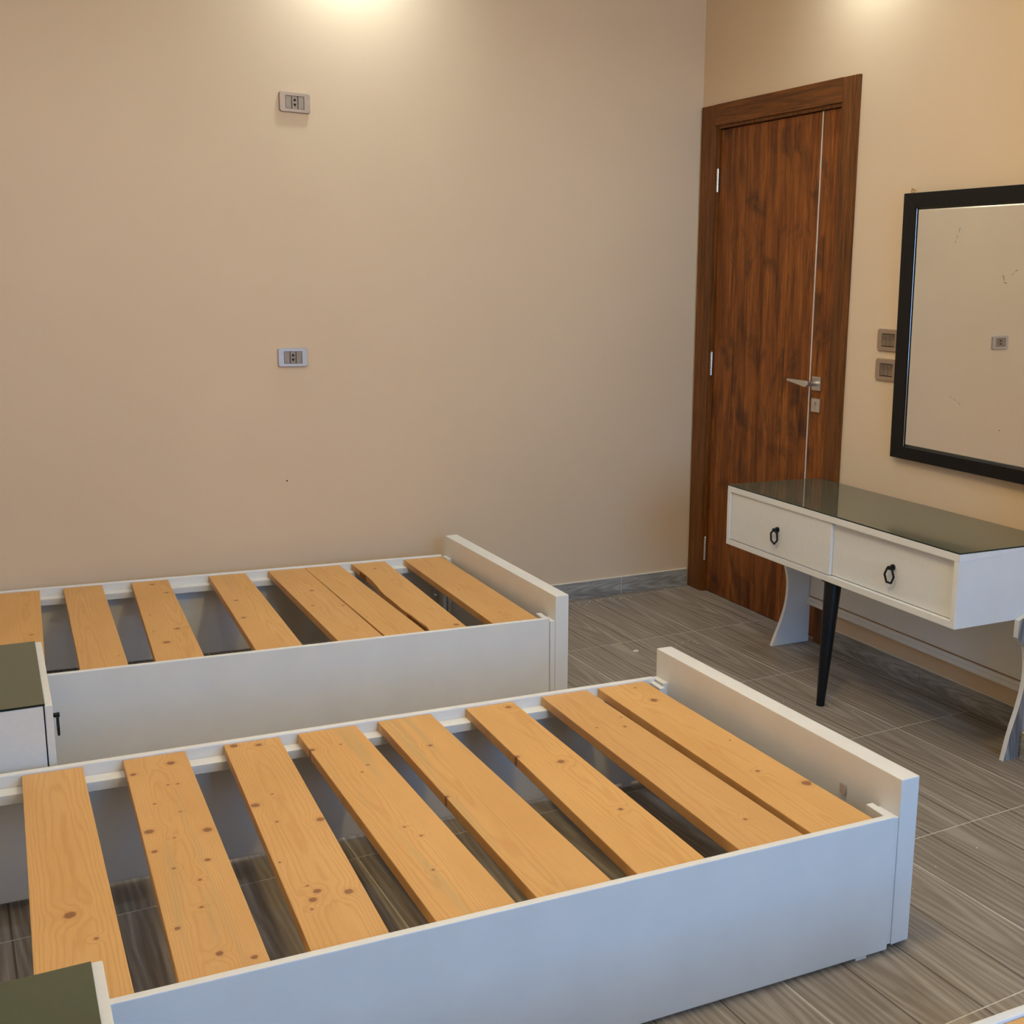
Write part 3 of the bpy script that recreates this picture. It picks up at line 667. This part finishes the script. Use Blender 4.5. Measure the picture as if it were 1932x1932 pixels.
def bed(label, origin, ang, foot, near, far, slats, vn, vf, seed, ftop=0.392):
    e = tag(empty('bed_frame', (origin[0], origin[1], 0), ang), label, 'bed', 'slatted single bed frames')
    HU = -1.985
    (no, ni, fo, fi) = foot                      # footboard plan: near outer, near inner, far outer, far inner
    prism('footboard', [no, ni, fi, fo], 'z', 0.0075, ftop, M_WHITE, e, 0.0022, 2)
    k = 0.017
    sl = (fi[0] - ni[0]) / (fi[1] - ni[1])
    for va, vb, zt in ((ni[1] + 0.002, ni[1] + 0.062, 0.3075), (fi[1] - 0.066, fi[1] - 0.006, 0.3110)):
        xa, xb = ni[0] + sl*(va - ni[1]), ni[0] + sl*(vb - ni[1])
        prism('corner_block', [(xa - 0.0002, va), (xa - k, va), (xb - k, vb), (xb - 0.0002, vb)], 'z', 0.010, zt, M_WHITE, e, 0.0012, 1)
    gap = 0.0015
    box('side_rail', (HU, near[0], 0.007), (ni[0] - k - gap, near[1], ZR), M_WHITE, e, 0.0022, 2)
    box('side_rail', (HU, far[0], 0.0145), (fi[0] - k - gap, far[1], ZR), M_WHITE, e, 0.0035, 2)
    box('slat_ledge', (HU + 0.05, near[1] + 0.0002, 0.264), (ni[0] - 0.060, near[1] + 0.040, 0.2868), M_WHITE, e, 0.001, 1)
    box('slat_ledge', (HU + 0.05, far[0] - 0.040, 0.264), (fi[0] - 0.060, far[0] - 0.0002, 0.2868), M_WHITE, e, 0.001, 1)
    # corner cleats with the bolt fittings
    c1 = box('corner_cleat', (ni[0] - k - gap - 0.018, near[1] + 0.0002, 0.045), (ni[0] - k - gap, near[1] + 0.062, ZR - 0.001), M_WHITE, e, 0.001, 1)
    u = fi[0] - k - gap
    box('corner_cleat', (u - 0.016, far[0] - 0.060, 0.045), (u, far[0] - 0.0002, 0.306), M_WHITE, e, 0.001, 1)
    box('fitting_plate', (u - 0.040, far[0] - 0.0045, 0.120), (u - 0.016, far[0] - 0.0004, 0.235), M_CHROME, e, 0.0008, 1)
    for z in (0.150, 0.205):
        cyl('bolt', (u - 0.028, far[0] - 0.020, z), (u - 0.028, far[0] - 0.0045, z), 0.006, 0.006, M_CHROME if z < 0.2 else M_BRASS, e, 10)
    for (x, y) in ((-0.085, (near[0]+near[1])/2), (-1.9, (near[0]+near[1])/2), (-0.16, (far[0]+far[1])/2), (-1.9, (far[0]+far[1])/2), (0.018, 0.035), (-0.030, 0.96)):
        hgt = 0.015 if y > 0.9 and x < -0.1 else 0.0105 if y > 0.9 else 0.0080
        box('floor_glide', (x - 0.014, y - 0.006, 0.0), (x + 0.014, y + 0.006, hgt), M_WHITE, e)
    box('headboard', (HU - 0.022, near[0], 0.012), (HU, far[1], 0.62), M_WHITE, e, 0.002, 1)
    for n, (nr, fr, kn) in enumerate(slats):
        if nr is None: continue
        a = Vector((nr[0], vn, 0)); b = Vector((nr[1], vn, 0)); c = Vector((fr[1], vf, 0)); d = Vector((fr[0], vf, 0))
        rot = math.atan2(-(d.x - a.x), d.y - a.y); Ri = Matrix.Rotation(-rot, 3, 'Z')
        loc = [Ri @ (p - a) for p in (a, b, c, d)]
        bm = bmesh.new()
        Lp = [(loc[0].x, loc[0].y), (loc[1].x, loc[1].y), (loc[2].x, loc[2].y), (loc[3].x, loc[3].y)]
        wavy = (seed == 20 and n == 6)
        if wavy:
            L = loc[3].y; rr = random.Random(3)
            for q in range(13, 0, -1):
                t = q/14; dx = 0.007*math.sin(t*9 + 0.6) + rr.uniform(-0.0015, 0.0015) - (0.004 if 0.1 < t < 0.3 else 0)
                Lp.append((dx, t*L))
        bm_prism(bm, Lp, 'z', -0.0245, 0.0)
        w = (loc[1].x + loc[2].x)/2; ll = loc[3].y
        knots = [(kx*(loc[1].x*(1-ky) + loc[2].x*ky), ky*ll, r) for kx, ky, r in kn]
        rs = random.Random(seed + n)
        s = finish(bm, 'slat', pine(knots, seed + n, 0.45 if (seed, n) in ((10, 1), (10, 3), (10, 4), (20, 3)) else 0.0), e, 0.0022, 2, angle=50)
        s.location = (a.x, a.y, ZTOP - rs.uniform(0, 0.0012)); s.rotation_euler = (0, 0, rot)
        if wavy:
            for (t0, t1) in ((0.06, 0.24), (0.80, 0.88)):
                pp = []
                for q in range(5):
                    t = t0 + (t1-t0)*q/4; pp.append((0.007*math.sin(t*9 + 0.6) - 0.0035 - (0.004 if 0.1 < t < 0.3 else 0), t*ll))
                pp2 = [(x + 0.006, y) for x, y in pp][::-1]
                prism('bark_strip', pp + pp2, 'z', -0.020, -0.0015, M_BARK, s)
            s['label'] = 'pine slat with a wavy bark edge'
    return e

bedB = bed('white slatted bed frame against the back wall, the farthest of the three beds', (-1.26613, -1.20262), -0.05856,
           ((0.043, -0.008), (-0.004, -0.011), (-0.027, 1.007), (-0.078, 0.998)), (-0.004, 0.0125), (0.985, 1.0025), B_SL, 0.0145, 0.9835, 20)
bedA = bed('white slatted bed frame in the middle of the room, eight pine slats in full view', (-1.22608, -2.83591), -0.04124,
           ((0.051, 0.004), (0.001, 0.001), (-0.014, 1.003), (-0.061, 1.002)), (-0.0085, 0.0080), (0.972, 0.990), A_SL, 0.0100, 0.9710, 10)
C_SL = [((-1.62,-1.49),(-1.62,-1.49),[]), ((-1.42,-1.29),(-1.42,-1.29),[]), ((-1.22,-1.09),(-1.22,-1.09),[]), ((-1.01,-0.88),(-1.01,-0.88),[]),
        ((-0.82,-0.68),(-0.82,-0.68),[]), ((-0.62,-0.48),(-0.62,-0.48),[]), ((-0.43,-0.255),(-0.43,-0.255),[]), ((-0.20,-0.06),(-0.20,-0.06),[])]
bedC = bed('white slatted bed frame nearest the camera, one corner showing at the lower right', (-1.226, -4.437), -0.04124,
           ((0.051, 0.004), (0.001, 0.001), (-0.014, 1.003), (-0.061, 1.002)), (-0.0085, 0.0080), (0.972, 0.990), C_SL, 0.0100, 0.9710, 30)
tp = box('tape_residue', (-0.0145, 0.172, 0.288), (-0.0138, 0.192, 0.312), plain('tan_tape_residue', (0.56, 0.44, 0.33), 0.8), bedA)
tp.location = (0, 0, 0)

# ------------------------------------------------------------------ bedside cabinets
def nightstand(label, xf, y0, y1):
    """xf: front face (towards +x); y0 near side, y1 far side"""
    e = tag(empty('bedside_cabinet', ((xf - 3.21)/2, (y0+y1)/2, 0)), label, 'bedside cabinet', 'bedside cabinets between the beds')
    ox, oy = e.location.x, e.location.y
    def b(name, a, c, mat, bev=0.001, parent=e): return box(name, (a[0]-ox, a[1]-oy, a[2]), (c[0]-ox, c[1]-oy, c[2]), mat, parent, bev, 1)
    b('carcass', (-3.21, y0 + 0.002, 0.03), (xf - 0.0185, y1 - 0.002, 0.4445), M_WHITE2)
    b('plinth', (-3.19, y0 + 0.02, 0.0), (xf - 0.05, y1 - 0.02, 0.030), M_WHITE2)
    d = b('drawer_front', (xf - 0.0160, y0 - 0.002, 0.235), (xf, y1 + 0.002, 0.4465), M_WHITE2, 0.0015)
    d2 = b('drawer_front', (xf - 0.0160, y0 - 0.002, 0.032), (xf, y1 + 0.002, 0.2335), M_WHITE2, 0.0015)
    g = b('glass_top', (-3.21, y0 + 0.001, 0.4450), (xf - 0.0150, y1 - 0.001, 0.4505), M_GLASS_NS, 0.0005)
    g['label'] = 'dark green glass sheet on top'
    g.data.materials.append(M_EDGE)
    for f_ in g.data.polygons:
        if abs(f_.normal.z) < 0.5: f_.material_index = 1
    ring_pull(d, xf - ox, 0.0, 0.330, 0, False)
    ring_pull(d2, xf - ox, 0.0, 0.130, 0, False)
    return e
nightstand('white bedside cabinet with dark green glass top, between the far and middle beds', -2.7705, -1.743, -1.232)
nightstand('white bedside cabinet with dark green glass top, at the lower left corner of the view', -2.7640, -3.366, -2.876)

# ------------------------------------------------------------------ crumbs on the floor
def crumb(x, y, s, label, seed, long=1.0):
    rr = random.Random(seed); bm = bmesh.new(); n = 7
    pts = [((s*long if True else s)*math.cos(a)*rr.uniform(0.6, 1.1), s*0.5*math.sin(a)*rr.uniform(0.6, 1.1)) for a in [2*math.pi*k/n for k in range(n)]]
    bm_prism(bm, pts, 'z', 0.0002, 0.003 + s*0.15)
    o = finish(bm, 'plaster_chip', M_PLASTER, None); o.location = (x, y, 0); o.rotation_euler = (0, 0, rr.uniform(-1, 1))
    return tag(o, label, 'chip')
crumb(-0.724, -0.790, 0.013, 'largest cream plaster chip on the floor, beyond the middle bed footboard', 1, 1.1)
crumb(-0.090, -1.143, 0.006, 'tiny white chip on the floor beside the black desk leg', 5)
rr = random.Random(11); bm = bmesh.new()
spots = [(-0.70, -0.80), (-0.434, -0.06), (-0.46, -0.075), (-0.52, -0.07), (-0.56, -0.09), (-0.246, -0.16), (-0.745, -0.295), (-0.494, -0.779), (-0.033, -1.20), (-0.40, -0.08), (-0.62, -0.11)]
for k in range(70):
    if k < 44: bx, by = rr.choice(spots); x, y = bx + rr.gauss(0, 0.03), by + rr.gauss(0, 0.02)
    else: x, y = rr.uniform(-1.1, -0.05), rr.uniform(-3.0, -0.1)
    if x > -0.02 or y > -0.05: continue
    s = rr.uniform(0.0010, 0.0028)
    bm_prism(bm, [(x + s*1.4*math.cos(a), y + s*math.sin(a)) for a in (0.3, 1.9, 3.3, 4.9)], 'z', 0.0001, 0.0012)
o = finish(bm, 'plaster_crumbs', M_PLASTER, None)
tag(o, 'scattered tiny pale plaster crumbs on the wood-look floor tiles', 'crumbs', kind='stuff')
